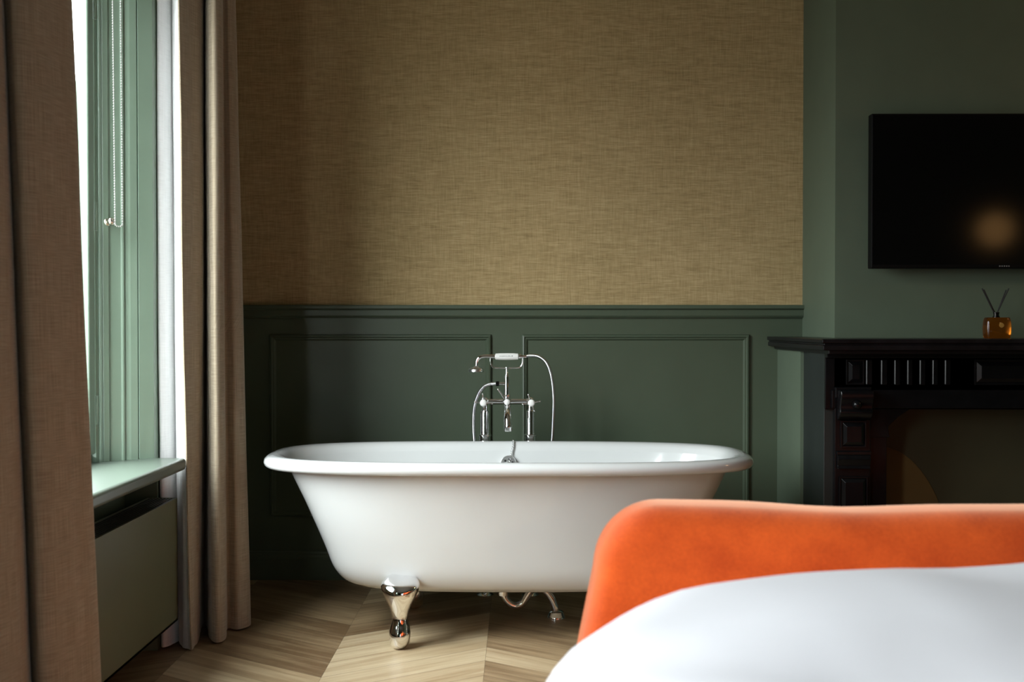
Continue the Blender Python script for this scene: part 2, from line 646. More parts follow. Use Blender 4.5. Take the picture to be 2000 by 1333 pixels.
# sill
MB().prism([(-1.36, 2.62), (-1.068, 2.62), (-1.068, 3.598), (-1.178, 3.598), (-1.316, 3.476), (-1.36, 3.476)], 0.589, 0.628).build(
    'sill', plain('green_sill_gloss', (0.092, 0.115, 0.093), 0.3, var=0.03, spec=0.8), win, bevel=0.011, seg=4, smooth=40)

# second window along the wall
w2 = bpy.data.objects.new('window_2', None)
COL.objects.link(w2)
w2.location = (-1.30, (W2[0] + W2[1]) / 2, 0.6)
ROOTLOC['window_2'] = tuple(w2.location)
structure(w2, 'window beside the bed', 'window')
f2 = MB()
f2.box(-1.36, -1.30, W2[0] - .05, W2[0], 0.6, ZH)
f2.box(-1.36, -1.30, W2[1], W2[1] + .05, 0.6, ZH)
f2.box(-1.36, -1.30, W2[0] - .05, W2[1] + .05, ZH, ZH + .05)
f2.box(-1.40, -1.10, W2[0] - .05, W2[1] + .05, 0.597, 0.625)
f2.build('frame', m_green_satin, w2, bevel=0.004)

# window knob on the reveal
kd = 3.47
kx, kz = X(219, kd), CAMZ - (432 - 635) * kd / 2200
kn = thing('window_knob', 'small silver knob on the green window reveal beside the bead chain', 'knob', (kx, kd, kz))
dirn = Vector((nr.x, nr.y, 0))
base = Vector((kx, kd, kz)) - dirn * 0.0


def along_axis(prof, p0, d, seg=18):
    p0, d = Vector(p0), Vector(d).normalized()
    u = d.orthogonal().normalized()
    w = d.cross(u)
    return [[p0 + d * h + (u * math.cos(2 * PI * k / seg) + w * math.sin(2 * PI * k / seg)) * r for k in range(seg)] for r, h in prof]


wall_pt = A + al * ((Vector((kx, kd)) - A).dot(al))
wall_pt3 = Vector((wall_pt.x, wall_pt.y, kz))
MB().loft(along_axis([(.012, -.004), (.012, .006), (.009, .009), (.005, .010), (.005, .022)], wall_pt3, dirn), True, True, True).build('rose', m_nickel, kn, smooth=40)
MB().loft(along_axis([(.005, .020), (.009, .025), (.0125, .032), (.0125, .039), (.009, .044), (.003, .046)], wall_pt3, dirn), True, True, True).build('knob', m_nickel, kn, smooth=50)

# roller-blind bead chain, a long loop
cd = 3.49
ct = MB()
cz = CAMZ - (443 - 635) * cd / 2200
xa, xb = X(228.5, cd), X(238.5, cd)
ya, yb_ = 3.470, 3.490
pts = []
zz = ZH
n_side = int((ZH - cz - .008) / .0082)
for i in range(n_side):
    pts.append((xa - .006 * (i * .0082) / 1.0, ya, cz + .008 + i * .0082))
    pts.append((xb - .003 * (i * .0082), yb_, cz + .008 + i * .0082))
for q in range(1, 6):
    a = PI * q / 6
    pts.append(((xa + xb) / 2 - math.cos(a) * (xb - xa) / 2, (ya + yb_) / 2 - math.cos(a) * (yb_ - ya) / 2, cz + .008 - math.sin(a) * .008))
for p in pts:
    ct.ball(p, .0030, 6, 4)
ct.tube([(xa, ya, cz + .008), (xa - .006, ya, ZH)], .0008, 6)
ct.tube([(xb, yb_, cz + .008), (xb - .003, yb_, ZH)], .0008, 6)
tag(ct.build('blind_chain', m_bead, smooth=60), 'looped grey bead chain of the blind hanging in front of the window reveal', 'chain')

# ------------------------------------------------------------------ radiator under the sill
rd = thing('radiator', 'low green convector radiator with black top grille under the window sill', 'radiator', (-1.15, 3.0, 0))
x0, x1, y0, y1, z0, z1 = -1.200, -1.103, 2.67, 3.615, 0.10, 0.497
cs = MB()
cs.box(x1 - .006, x1, y0, y1, z0, z1)
cs.box(x0, x0 + .006, y0, y1, z0, z1)
cs.box(x0, x1, y1 - .006, y1, z0, z1)
cs.box(x0, x1, y0, y0 + .006, z0, z1)
cs.box(x0, x1, y0, y1, z0, z0 + .01)
cs.build('casing', m_rad, rd, bevel=0.0015)
gr = MB()
for i in range(8):
    xx = x0 + .010 + i * (x1 - x0 - .020) / 7
    gr.box(xx - .0018, xx + .0018, y0 + .007, y1 - .007, z1 - .010, z1 - .001)
yy = y0 + .012
while yy < y1 - .01:
    gr.box(x0 + .007, x1 - .007, yy - .0015, yy + .0015, z1 - .009, z1 - .0015)
    yy += .014
gr.box(x0 + .007, x1 - .007, y0 + .007, y1 - .007, z1 - .030, z1 - .026)
gr.build('grille', m_grille, rd)
for yy in (2.80, 3.45):
    MB().box(-1.2745, x0 + .003, yy - .02, yy + .02, .20, .42).build('wall_bracket', m_grille, rd)

# ------------------------------------------------------------------ curtains


def curtain_sheet(levels, z_top, z_bot, nper, off=(0, 0), nz=26):
    """levels: list of (z, plan points); returns rings (one plan line per height) with uv"""
    lv = sorted(levels)
    dense = [(z, spline([(x, y, 0) for x, y in p], nper)) for z, p in lv]
    rings, uvs = [], []
    for k in range(nz + 1):
        z = z_bot + (z_top - z_bot) * k / nz
        i = 0
        while i < len(dense) - 2 and z > dense[i + 1][0]:
            i += 1
        (za, pa), (zb2, pb) = dense[i], dense[i + 1]
        t = (z - za) / (zb2 - za)
        t = max(-0.2, min(t, 1.35))
        ring, L = [], 0.0
        for q, (a, b) in enumerate(zip(pa, pb)):
            p = a.lerp(b, t)
            wob = 0.0022 * noise.noise(Vector((q * .35, z * 2.3, 1.7)))
            ring.append((p.x + off[0] + wob, p.y + off[1] + wob, z))
        row = []
        for q in range(len(ring)):
            if q:
                L += (Vector(pa[q]) - Vector(pa[q - 1])).length
            row.append((L, z))
        rings.append(ring)
        uvs += row
    return rings, uvs


def thick(rings, uvs, t):
    """give a hanging sheet a thickness t: closed band in plan"""
    res, ruv = [], []
    n = len(rings[0])
    for r, ring in enumerate(rings):
        back = []
        for i in range(n):
            a, b = Vector(ring[max(i - 1, 0)]), Vector(ring[min(i + 1, n - 1)])
            d = (b - a)
            d.z = 0
            d.normalize()
            back.append((ring[i][0] - d.y * t, ring[i][1] + d.x * t, ring[i][2]))
        res.append(list(ring) + back[::-1])
        u = uvs[r * n:(r + 1) * n]
        ruv += u + u[::-1]
    return res, ruv


def px_plan(lst):
    return [(X(p, d), d) for p, d in lst]


far = thing('curtain', 'taupe linen curtain gathered beyond the window, left of the bath', 'curtain', (-1.03, 3.75, 0), 'window curtains')
bot = px_plan([(371, 3.605), (378, 3.66), (385, 3.725), (388, 3.82), (395, 3.93), (402, 3.86), (404, 3.775), (410, 3.715), (422, 3.690), (438, 3.735), (439, 3.83), (444, 3.865), (463, 3.852), (485, 3.90), (483, 3.97)]) + [(-1.03, 4.02), (-1.12, 4.03)]
mid = px_plan([(357, 3.608), (378, 3.67), (394, 3.735), (397, 3.82), (400, 3.91), (402.5, 3.84), (404, 3.770), (410, 3.715), (421, 3.692), (436, 3.735), (437, 3.82), (440, 3.845), (455, 3.838), (473, 3.885), (471, 3.955)]) + [(-1.04, 4.00), (-1.12, 4.01)]
top = px_plan([(352, 3.608), (374, 3.670), (395, 3.740), (398, 3.82), (400, 3.89), (401.5, 3.83), (403, 3.765), (409, 3.715), (420, 3.695), (435, 3.735), (435.5, 3.81), (438, 3.835), (448, 3.832), (461, 3.87), (459, 3.935)]) + [(-1.05, 3.98), (-1.12, 3.99)]
rings, uvs = curtain_sheet([(0.0, bot), (1.05, mid), (2.10, top)], ZC, 0.006, 8)
rings, uvs = thick(rings, uvs, 0.004)
MB().loft(rings, True, True, True, 0, uvs).build('fabric', m_curtain, far, smooth=60)
lb = [(X(370, 3.612), 3.612), (-1.092, 3.640), (-1.118, 3.690), (-1.128, 3.715), (-1.137, 3.690), (-1.148, 3.650), (-1.160, 3.640), (-1.166, 3.665)]
lm = [(X(356, 3.614), 3.614), (-1.095, 3.635), (-1.128, 3.690), (-1.138, 3.705), (-1.146, 3.675), (-1.154, 3.640), (-1.163, 3.626), (-1.168, 3.650)]
lt = [(X(351, 3.614), 3.614), (-1.104, 3.635), (-1.132, 3.690), (-1.141, 3.705), (-1.148, 3.675), (-1.155, 3.640), (-1.163, 3.626), (-1.168, 3.650)]
lbm = [(a[0], a[1] + .004) for a in lb]
rings, uvs = curtain_sheet([(0.0, lb), (1.05, lm), (2.10, lt)], ZC, 0.006, 8)
rings, uvs = thick(rings, uvs, 0.003)
MB().loft(rings, True, True, True, 0, uvs).build('lining', m_lining, far, smooth=60)

near = thing('curtain', 'taupe linen curtain hanging in shade at the near edge of the window', 'curtain', (-1.0, 2.4, 0), 'window curtains')


def near_plan(s):
    pts = [(158, 2.670), (165, 2.615), (135, 2.545), (85, 2.455), (48, 2.425), (33, 2.46), (30, 2.485), (27, 2.43), (5, 2.36), (-40, 2.285), (-85, 2.235),
           (-92, 2.26), (-93, 2.245), (-96, 2.21), (-125, 2.12), (-170, 2.04)]
    return [(X(p + s, d), d) for p, d in pts]


levels = [(0.0, near_plan(34)), (1.02, near_plan(0)), (2.0, near_plan(-29))]
rings, uvs = curtain_sheet(levels, ZC, 0.006, 8)
rings, uvs = thick(rings, uvs, -0.004)
MB().loft(rings, True, True, True, 0, uvs).build('fabric', m_curtain, near, smooth=60)
def near_lining(s):
    return [(-1.053 + s * .001214, 2.674), (-1.11 + s * .0006, 2.58), (-1.156, 2.46), (-1.161, 2.25), (-1.161, 2.10)]


rings, uvs = curtain_sheet([(0.0, near_lining(34)), (1.02, near_lining(0)), (2.0, near_lining(-29))], ZC, 0.012, 8)
rings, uvs = thick(rings, uvs, -0.002)
MB().loft(rings, True, True, True, 0, uvs).build('lining', m_lining, near, smooth=60)

# ------------------------------------------------------------------ bath
BX, BY = -0.0385, 3.93
bath = thing('bathtub', 'white freestanding bathtub on chrome feet in front of the green panelling', 'bathtub', (BX, BY, 0))


def sring(hx, hy, z, n, cnt=96):
    r = []
    for k in range(cnt):
        q = 2 * PI * k / cnt
        c, s = math.cos(q), math.sin(q)
        r.append((BX + hx * math.copysign(abs(c) ** (2 / n), c), BY + hy * math.copysign(abs(s) ** (2 / n), s), z))
    return r


outer = [(.39, .10, .150, 2.8), (.445, .14, .151, 3.0), (.505, .18, .155, 3.1), (.545, .207, .165, 3.1), (.580, .231, .187, 3.1), (.610, .250, .228, 3.0),
         (.640, .265, .306, 3.0), (.697, .290, .438, 3.0), (.741, .308, .531, 3.0), (.757, .316, .570, 3.0)]
outer = [tuple(p) for p in spline([(q[0], q[1], q[2]) for q in outer], 4)]
outer = [(x, y, z + (.005 if k < 14 else .003), 2.8 + .2 * min(1, k / 6)) for k, (x, y, z) in enumerate(outer)]
MB().loft([sring(*r) for r in outer], True, True).build('tub_shell', m_enamel, bath, smooth=60)
rim = [(.7560, .315, .572, 3.0), (0.8098, .345, .571, 3.1), (0.8274, .361, .573, 3.2), (0.8350, .368, .580, 3.2), (0.8380, .371, .590, 3.2), (0.8350, .368, .601, 3.2), (0.8257, .359, .609, 3.2),
       (0.8098, .343, .613, 3.15), (0.7921, .325, .612, 3.1), (0.7787, .311, .606, 3.0), (0.7698, .303, .596, 3.0), (0.7600, .296, .580, 3.0)]
MB().loft([sring(*r) for r in rim], True).build('rim', m_enamel, bath, smooth=60)
inner = [(.760, .296, .580, 3.0), (.735, .285, .53, 3.0), (.695, .270, .44, 2.9), (.640, .250, .32, 2.8), (.600, .232, .25, 2.7), (.555, .205, .215, 2.5), (.48, .165, .198, 2.4), (.38, .10, .192, 2.3)]
MB().loft([sring(*r) for r in inner], True, False, True).build('basin', m_enamel, bath, smooth=60)


def bath_foot(cx, cy, sgn):
    # (z, rx, ry, lean towards the tub)
    st = [(0.0, .014, .016, -.012), (.004, .022, .024, -.012), (.018, .031, .034, -.012), (.040, .0355, .038, -.011), (.058, .0345, .036, -.009), (.074, .030, .031, -.006),
          (.092, .0258, .026, -.003), (.108, .0262, .026, -.003), (.125, .031, .030, -.003), (.145, .040, .036, -.003), (.168, .052, .043, -.001), (.188, .061, .048, .002),
          (.203, .064, .048, .006), (.213, .061, .046, .010), (.221, .051, .040, .016), (.227, .036, .030, .024), (.230, .012, .014, .034)]
    rings = []
    for z, rx, ry, ln in st:
        ring = []
        for k in range(28):
            q = 2 * PI * k / 28
            tilt = .010 * math.sin(q) * sgn if z > .19 else 0
            ring.append((cx + rx * math.cos(q), cy + ln * sgn + ry * math.sin(q), max(0, z + tilt)))
        rings.append(ring)
    return MB().loft(rings, True, True, True).build('foot', m_chrome, bath, smooth=70)


for sx_ in (-1, 1):
    bath_foot(BX + sx_ * .352, 3.665, 1)
    bath_foot(BX + sx_ * .352, 4.165, -1)

# overflow rose and plug chain on the far inner wall
oc = (X(993, 4.19), BY + .277, .535)
ov = MB()
ov.lathe([(.030, .012), (.030, -.004), (.028, -.007), (.024, -.007), (.022, -.003), (.010, -.003), (.009, -.009), (.002, -.010)], oc, 'Y', 28)
ovo = ov.build('overflow', m_satin, bath, smooth=35)
hl = MB()
for k in range(6):
    a = PI * k / 3 + .3
    hl.lathe([(.0042, 0), (.0042, -.002)], (oc[0] + .016 * math.cos(a), oc[1] - .0032, oc[2] + .016 * math.sin(a)), 'Y', 10)
hl.build('overflow_hole', m_rubber, ovo)
pc = MB()
path = spline([(oc[0] + .016, BY + .327, .6165), (oc[0] + .018, BY + .309, .611), (oc[0] + .016, BY + .294, .595), (oc[0] + .010, BY + .286, .575), (oc[0] + .006, BY + .276, .556), (oc[0] + .002, BY + .267, .535)], 5)
for i, p in enumerate(path):
    pc.ball((p[0] + (.0016 if i % 2 else -.0016), p[1], p[2]), .0032, 8, 5, (1, 1, 1.2) if i % 2 else (.6, 1, 1.2))
pc.build('plug_chain', m_chrome, bath, smooth=60)

# waste trap under the bath
tp = thing('waste_trap', 'chrome waste trap bending from under the bathtub down to the floor', 'pipe', (.134, 4.03, 0))
ty = 4.03
pth = spline([(-.060, ty, .140), (-.060, ty, .095), (-.052, ty, .070), (-.032, ty, .050), (-.009, ty, .044), (.012, ty, .056), (.026, ty, .080), (.042, ty, .102), (.066, ty, .108),
              (.092, ty, .098), (.112, ty, .074), (.125, ty, .045), (.130, ty, .020)], 5)
MB().tube(pth, .0142, 14).build('trap_pipe', m_chrome, tp, smooth=60)
MB().lathe([(.012, .0), (.021, .002), (.021, .022), (.015, .026)], (-.060, ty, .082), 'Z', 20).build('union_nut', m_chrome, tp, smooth=30)
MB().lathe([(.034, 0), (.034, .006), (.032, .010), (.026, .024), (.020, .028), (.012, .030)], (.132, ty, 0), 'Z', 24).build('floor_flange', m_chrome, tp, smooth=30)
MB().lathe([(.030, 0), (.030, -.012), (.012, -.014)], (-.060, ty, .1485), 'Z', 20).build('waste_outlet', m_chrome, tp, smooth=30)

# ------------------------------------------------------------------ floor-standing bath tap
TY = 4.375
SC = 2200.0 / TY


def tz(py):
    return CAMZ - (py - 635) / SC


def tx(px):
    return (px - 1015) / SC


tap = thing('bath_tap', 'chrome floor-standing bath tap with hand shower behind the bathtub', 'tap', (tx(991), TY, 0))
zc = tz(785)
for px in (947, 1036):
    x = tx(px)
    MB().lathe([(.0168, .004), (.0168, tz(803) - .006), (.0155, tz(803)), (.011, tz(801)), (.0095, tz(797)), (.0095, zc)], (x, TY, 0), 'Z', 24).build('standpipe', m_chrome, tap, smooth=35)
    zz = tz(850)
    MB().lathe([(.017, zz - .045), (.0215, zz - .043), (.0215, zz - .006), (.025, zz - .004), (.025, zz), (.017, zz + .003)], (x, TY, 0), 'Z', 24).build('collar', m_chrome, tap, smooth=30)
    MB().lathe([(.034, 0), (.034, .004), (.026, .009), (.019, .016), (.017, .03)], (x, TY, 0), 'Z', 24).build('floor_flange', m_chrome, tap, smooth=30)
    vb = MB()
    vb.ball((x, TY, zc), .0185, 20, 14)
    vb.lathe([(.013, -.012), (.0135, -.030), (.010, -.034), (.0085, -.040)], (x, TY, zc), 'Y', 20)
    vb.build('valve', m_chrome, tap, smooth=40)
    hx = x - (.004 if px < 1000 else -.0035)
    hnd = MB()
    rot = .0 if px < 1000 else .25
    for k in range(4):
        a = rot + PI / 2 * k + (.10 if k % 2 else -.08)
        d = Vector((math.cos(a), 0, math.sin(a)))
        c = Vector((hx, TY - .045, zc - .002))
        hnd.tube([c + d * .006, c + d * .016, c + d * .027, c + d * .034], [.0045, .0028, .0024, .0034], 10)
        hnd.ball(tuple(c + d * .034), .0036, 8, 6)
    hnd.lathe([(.008, .004), (.013, .001), (.0135, -.006), (.011, -.010)], (hx, TY - .043, zc - .002), 'Y', 20)
    ho = hnd.build('cross_handle', m_chrome, tap, smooth=50)
    MB().lathe([(.0135, .002), (.0138, -.002), (.012, -.0055), (.007, -.0075), (.001, -.008)], (hx, TY - .053, zc - .002), 'Y', 24).build('ceramic_cap', m_ceramic, ho, smooth=50)

cx = tx(990.5)
MB().tube([(tx(947), TY, zc), (tx(965), TY, zc), (tx(1036), TY, zc)], .0112, 18).build('crossbar', m_chrome, tap, smooth=60)
hub = MB()
hub.lathe([(.013, .0), (.0175, .004), (.0175, .02), (.014, .024), (.0125, .030), (.0165, .033), (.0165, .036), (.011, .040)], (cx, TY, zc - .012), 'Z', 24)
hub.lathe([(.016, .0), (.016, -.026), (.0135, -.034), (.0135, -.040)], (cx, TY, zc), 'Y', 24)
hub.build('mixer_body', m_chrome, tap, smooth=35)
dv = MB()
a = math.radians(125)
c = Vector((cx, TY - .034, zc))
d = Vector((math.cos(a), 0, math.sin(a)))
dv.tube([c, c + d * .020, c + d * .045, c + d * .060], [.004, .003, .003, .0042], 10)
dv.ball(tuple(c + d * .060), .0044, 8, 6)
dvo = dv.build('diverter_lever', m_chrome, tap, smooth=60)
MB().lathe([(.0115, .004), (.0118, -.001), (.010, -.004), (.001, -.006)], (cx, TY - .041, zc + .001), 'Y', 22).build('ceramic_cap', m_ceramic, dvo, smooth=50)
# spout: out towards the bather and down
sp_path = spline([(cx, TY, zc - .010), (cx + .001, TY - .030, zc - .022), (cx + .002, TY - .070, zc - .032), (cx + .003, TY - .105, zc - .052), (cx + .004, TY - .120, zc - .080), (cx + .005, TY - .122, zc - .100)], 6)
rad = [.0155 - .0003 * min(i, 6) for i in range(len(sp_path))]
spo = MB().tube(sp_path, rad, 20)
spo.lathe([(.0135, 0), (.0152, .002), (.0152, .024), (.0135, .028)], (cx + .005, TY - .122, zc - .104), 'Z', 24)
spo.build('spout', m_chrome, tap, smooth=45)
# riser and cradle
MB().lathe([(.0125, zc + .020), (.0112, zc + .030), (.0110, tz(737)), (.0092, tz(734)), (.0052, tz(730)), (.0048, tz(721)), (.0075, tz(719.5)), (.0075, tz(717.5))], (cx - .001, TY, 0), 'Z', 22).build('riser', m_chrome, tap, smooth=35)
xl, xr = tx(958), tx(1021)
cr = MB()
cr.tube(spline([(xl, TY, tz(699)), (xl, TY, tz(706)), (xl + .004, TY, tz(714)), (xl + .018, TY, tz(719)), (cx, TY, tz(719.5)), (xr - .018, TY, tz(719)), (xr - .004, TY, tz(714)), (xr, TY, tz(706)), (xr, TY, tz(699))], 6), .0031, 10)
cr.build('cradle', m_chrome, tap, smooth=60)
zh = tz(697)
hs = MB()
hs.tube(spline([(tx(967), TY, zh), (tx(950), TY, zh + .001), (tx(941), TY, zh - .001), (tx(934.5), TY, zh - .008), (tx(931.5), TY, zh - .020), (tx(931), TY, zh - .038)], 6), .0074, 14)
hs.lathe([(.0085, -.004), (.0085, .004)], (tx(966), TY, zh), 'X', 18)
hso = hs.build('hand_shower', m_chrome, tap, smooth=50)
MB().lathe([(.0075, 0), (.0085, .005), (.0085, .014), (.0062, .016), (.0058, .034)], (tx(1011), TY, zh), 'X', 18).build('hose_ferrule', m_chrome, hso, smooth=50)
MB().lathe([(.0090, 0), (.0122, .002), (.0135, .020), (.0138, .045), (.0135, .070), (.0122, .089), (.0090, .091)], (tx(967), TY, zh), 'X', 24).build('ceramic_grip', m_ceramic, hso, smooth=40)
pr = MB()
for i in range(9):                                # the faint illegible print on the grip
    w = random.uniform(.0012, .0035)
    x = tx(976) + i * .0058
    pr.box(x, x + w + .0015, TY - .01375, TY - .0134, zh + .0005, zh + .0005 + random.uniform(.0025, .0042))
pr.build('print', m_grey, hso)
MB().lathe([(.007, .016), (.011, .010), (.026, .005), (.0285, .001), (.0285, -.007), (.024, -.009)], (tx(930), TY, tz(723)), 'Z', 28).build('shower_rose', m_satin, hso, smooth=40)


def tube_uv(mb, path, r, seg):
    o = len(mb.v)
    mb.tube(path, r, seg)
    L = 0
    P = [Vector(p) for p in path]
    for i in range(len(P)):
        if i:
            L += (P[i] - P[i - 1]).length
        for k in range(seg):
            mb.uv[o + i * seg + k] = (k / seg * .02, L)


hy = TY + .004
hp = [(tx(1028), TY, tz(696)), (tx(1040), hy, tz(695.2)), (tx(1052), hy, tz(697)), (tx(1065), hy + .002, tz(706)), (tx(1074), hy + .004, tz(724)), (tx(1079.5), hy + .006, tz(750)), (tx(1082), hy + .008, tz(785)),
      (tx(1081), hy + .010, tz(820)), (tx(1079), hy + .012, tz(860)), (tx(1072), hy + .016, tz(930)), (tx(1045), hy + .022, tz(1010)), (tx(1000), hy + .024, tz(1035)), (tx(955), hy + .022, tz(1005)), (tx(932), hy + .016, tz(930)),
      (tx(926), hy + .010, tz(860)), (tx(924.5), hy + .008, tz(825)), (tx(927), hy + .006, tz(795)), (tx(935), hy + .002, tz(770)), (tx(946), hy, tz(756)), (tx(957), TY, tz(751)), (tx(969), TY, tz(750))]
hb = MB()
tube_uv(hb, spline(hp, 10), .0070, 14)
hb.build('shower_hose', m_hose, tap, smooth=60)
MB().lathe([(.0075, 0), (.0098, .001), (.0098, .012), (.0070, .013)], (tx(968.5), TY, tz(750)), 'X', 20).build('hose_nut', m_hose_d, tap, smooth=30)
MB().tube([(tx(974), TY, tz(750)), (tx(989), TY, tz(750))], .0062, 14).build('hose_outlet', m_chrome, tap, smooth=60)

# ------------------------------------------------------------------ fireplace surround
fp = thing('fireplace_surround', 'glossy black carved fireplace surround against the chimney breast', 'fireplace', (1.77, 4.0, 0))
XA, XB = 1.062, 2.478
FY = 3.91
CXM = (XA + XB) / 2


def shelf_poly(e):
    return [(1.019 + e, 3.80 + e), (2.521 - e, 3.80 + e), (2.521 - e, 4.172), (1.163, 4.172), (1.163, YF - .002), (1.019 + e, YF - .002)]


sh = MB()
sh.prism(shelf_poly(0), .9920, 1.0060)
sh.prism(shelf_poly(.008), .984, .993)
sh.prism(shelf_poly(.004), .968, .985)
sh.prism(shelf_poly(.030), .955, .969)
sh.build('mantel_shelf', m_blacksoft, fp, bevel=0.003)
bd = MB()
bd.box(XA + .03, XB - .03, FY + .01, 4.266, .76, .957)                       # frieze core
bd.box(XA + .02, XB - .02, FY - .004, FY + .012, .765, .828)      # lower band
bd.box(XA, XB, FY - .012, FY + .024, .940, .957)
bd.box(XA, XB, FY + .01, FY + .024, .76, .94)
bd.build('frieze', m_black, fp, bevel=0.002)
for s in (1, -1):
    sd = MB()
    xs = XA if s > 0 else XB
    sd.box(min(xs, xs + s * .05), max(xs, xs + s * .05), FY + .025, 4.14, 0, .958)
    sd.box(min(xs + s * .012, xs + s * .05), max(xs + s * .012, xs + s * .05), 4.14, 4.266, 0, .958)
    sd.build('side_panel', m_dark, fp, bevel=0.002)

FLX = [1690, 1719, 1745, 1770, 1794, 1819, 1843, 1868]
for i, px in enumerate(FLX[:-1]):
    for mirror in (0, 1):
        xa = X(px, FY)
        xb = X(FLX[i + 1], FY) - .024
        if i == 0:
            xb = xa + .022
        if mirror:
            xa, xb = 2 * CXM - xb, 2 * CXM - xa
        MB().box(xa, xb, FY - .006, FY + .012, .846, .934).build('fluting_rib', m_black, fp, bevel=0.0028, seg=1)


def raised_panel(name, x0, x1, z0, z1, y, dep=.012, inset=.014, bor=.006):
    mb = MB()
    rings = []
    for i, h in ((0, 0), (0, dep * .6), (bor, dep * .6), (bor, dep * .25), (bor + inset, dep), ):
        rings.append([(x0 + i, y - h, z0 + i), (x1 - i, y - h, z0 + i), (x1 - i, y - h, z1 - i), (x0 + i, y - h, z1 - i)])
    mb.loft(rings, True, True, True)
    return mb.build(name, m_black, fp, bevel=0.0012)


for mirror in (0, 1):
    def mx(a, b):
        return (a, b) if not mirror else (2 * CXM - b, 2 * CXM - a)
    a, b = mx(X(1652, FY), X(1688, FY))
    raised_panel('corner_block', a, b, .846, .934, FY + .008)
    a, b = mx(X(1630, FY), X(1700, FY))
    pil = MB().box(a, b, FY, 4.0, 0, .80)
    pil.box(a, b, FY - .008, FY + .01, .800, .838)
    pilo = pil.build('pilaster', m_black, fp, bevel=0.003)
    # corbel: scroll profile
    ca, cb = mx(X(1634, FY), X(1698, FY))
    prof = [(FY, .830), (FY - .050, .828), (FY - .052, .810), (FY - .045, .792), (FY - .036, .770), (FY - .040, .752), (FY - .030, .736), (FY - .012, .726), (FY, .722)]
    MB().prism_x(prof, ca, cb).build('corbel', m_black, pilo, bevel=0.004, smooth=40)
    MB().ball(((ca + cb) / 2, FY - .044, .780), .016, 16, 10).build('boss', m_black, pilo, smooth=60)
    raised_panel('shaft_panel', ca + .012, cb - .012, .628, .722, FY)
    bb = MB().box(ca - .003, cb + .003, FY - .014, FY + .01, .604, .616)
    bb.prism_x([(FY, .604), (FY - .012, .604), (FY - .020, .590), (FY - .010, .566), (FY - .016, .556), (FY, .556)], ca, cb)
    bb.build('necking', m_black, pilo, bevel=0.002)
    raised_panel('lower_panel', ca + .008, cb - .006, .10, .528, FY)
    a, b = mx(X(1699, FY), X(1735, FY))
    inn = MB().box(a, b, FY + .02, 4.05, 0, .762)
    inn.build('inner_jamb', m_black, fp, bevel=0.002)
    a2, b2 = mx(X(1699, FY), X(1741, FY))
    # bracket of the arch, leaning into the opening
    xi = [a2, b2] if not mirror else [b2, a2]
    sg = 1 if not mirror else -1
    poly = [(xi[0], .662), (xi[1], .662), (xi[1] - sg * .004, .672), (xi[1] - sg * .008, .70), (xi[1] + sg * .03, .735), (xi[1] + sg * .07, .762), (xi[0], .762)]
    br = MB()
    n = len(poly)
    vs = [(x, FY + .015, z) for x, z in poly] + [(x, 4.03, z) for x, z in poly]
    br.add(vs, [tuple(range(n)), tuple(range(2 * n - 1, n - 1, -1))] + [(i, n + i, n + (i + 1) % n, (i + 1) % n) for i in range(n)])
    br.build('arch_bracket', m_black, fp, bevel=0.002)
raised_panel('centre_panel', X(1902, FY), 2 * CXM - X(1902, FY), .846, .934, FY + .008, inset=.016)
MB().box(X(1735, FY) - .03, 2 * CXM - X(1735, FY) + .03, 4.06, 4.10, 0, .765).build('fire_board', m_olive, fp)
# reflection in the glossy fire board, put in as a curved brown plate
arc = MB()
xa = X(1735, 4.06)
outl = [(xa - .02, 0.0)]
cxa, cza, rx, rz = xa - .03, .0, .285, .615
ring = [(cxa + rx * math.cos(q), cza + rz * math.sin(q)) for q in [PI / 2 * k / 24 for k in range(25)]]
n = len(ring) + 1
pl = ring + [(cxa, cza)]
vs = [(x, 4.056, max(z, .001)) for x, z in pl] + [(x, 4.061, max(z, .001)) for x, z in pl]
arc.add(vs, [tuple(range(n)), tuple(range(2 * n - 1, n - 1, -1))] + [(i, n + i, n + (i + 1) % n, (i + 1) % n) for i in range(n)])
arc.build('fire_board_reflection', m_brown, fp)

# ------------------------------------------------------------------ reed diffuser on the mantel
dd = 4.02
dx0, dx1 = X(1919, dd), X(1970, dd)
dc = (dx0 + dx1) / 2
dfz = 1.0065
df = thing('reed_diffuser', 'amber glass reed diffuser bottle with black reeds on the black mantel shelf', 'diffuser', (dc, dd, dfz))
hw = (dx1 - dx0) / 2
rings = []
for z, w in ((.0, .86), (.003, .92), (.015, .97), (.036, 1.0), (.058, .96), (.070, .90), (.074, .84)):
    ring = []
    for k in range(32):
        q = 2 * PI * k / 32
        c, s = math.cos(q), math.sin(q)
        e = 2 / 4.0
        ring.append((dc + hw * w * math.copysign(abs(c) ** e, c), dd + hw * .62 * w * math.copysign(abs(s) ** e, s), dfz + z))
    rings.append(ring)
MB().loft(rings, True, True, True).build('bottle', m_amber, df, smooth=40)
MB().lathe([(.0125, .074), (.0125, .077), (.0095, .079), (.0095, .088), (.011, .089), (.011, .092), (.0085, .093)], (dc - .003, dd, dfz), 'Z', 20).build('collar', m_hose_d, df, smooth=35)
for (px, py, bx, dy) in ((1915, 564, -.004, .0), (1921, 566, -.001, .012), (1967, 564, .002, .0), (1964, 567, .003, .010)):
    b0 = (dc + bx * 1.5 - .004, dd + dy * .3, dfz + .088)
    b1 = (X(px, dd), dd + dy, CAMZ - (py - 635) * dd / 2200)
    MB().tube([b0, b1], .0022, 8).build('reed', m_reed, df)
MB().lathe([(.0085, 0), (.008, -.002), (.001, -.002)], (dc + .004, dd - hw * .62 - .0002, dfz + .046), 'Y', 18).build('emblem', plain('gold_emblem', (.45, .25, .06), .4, .3), df)

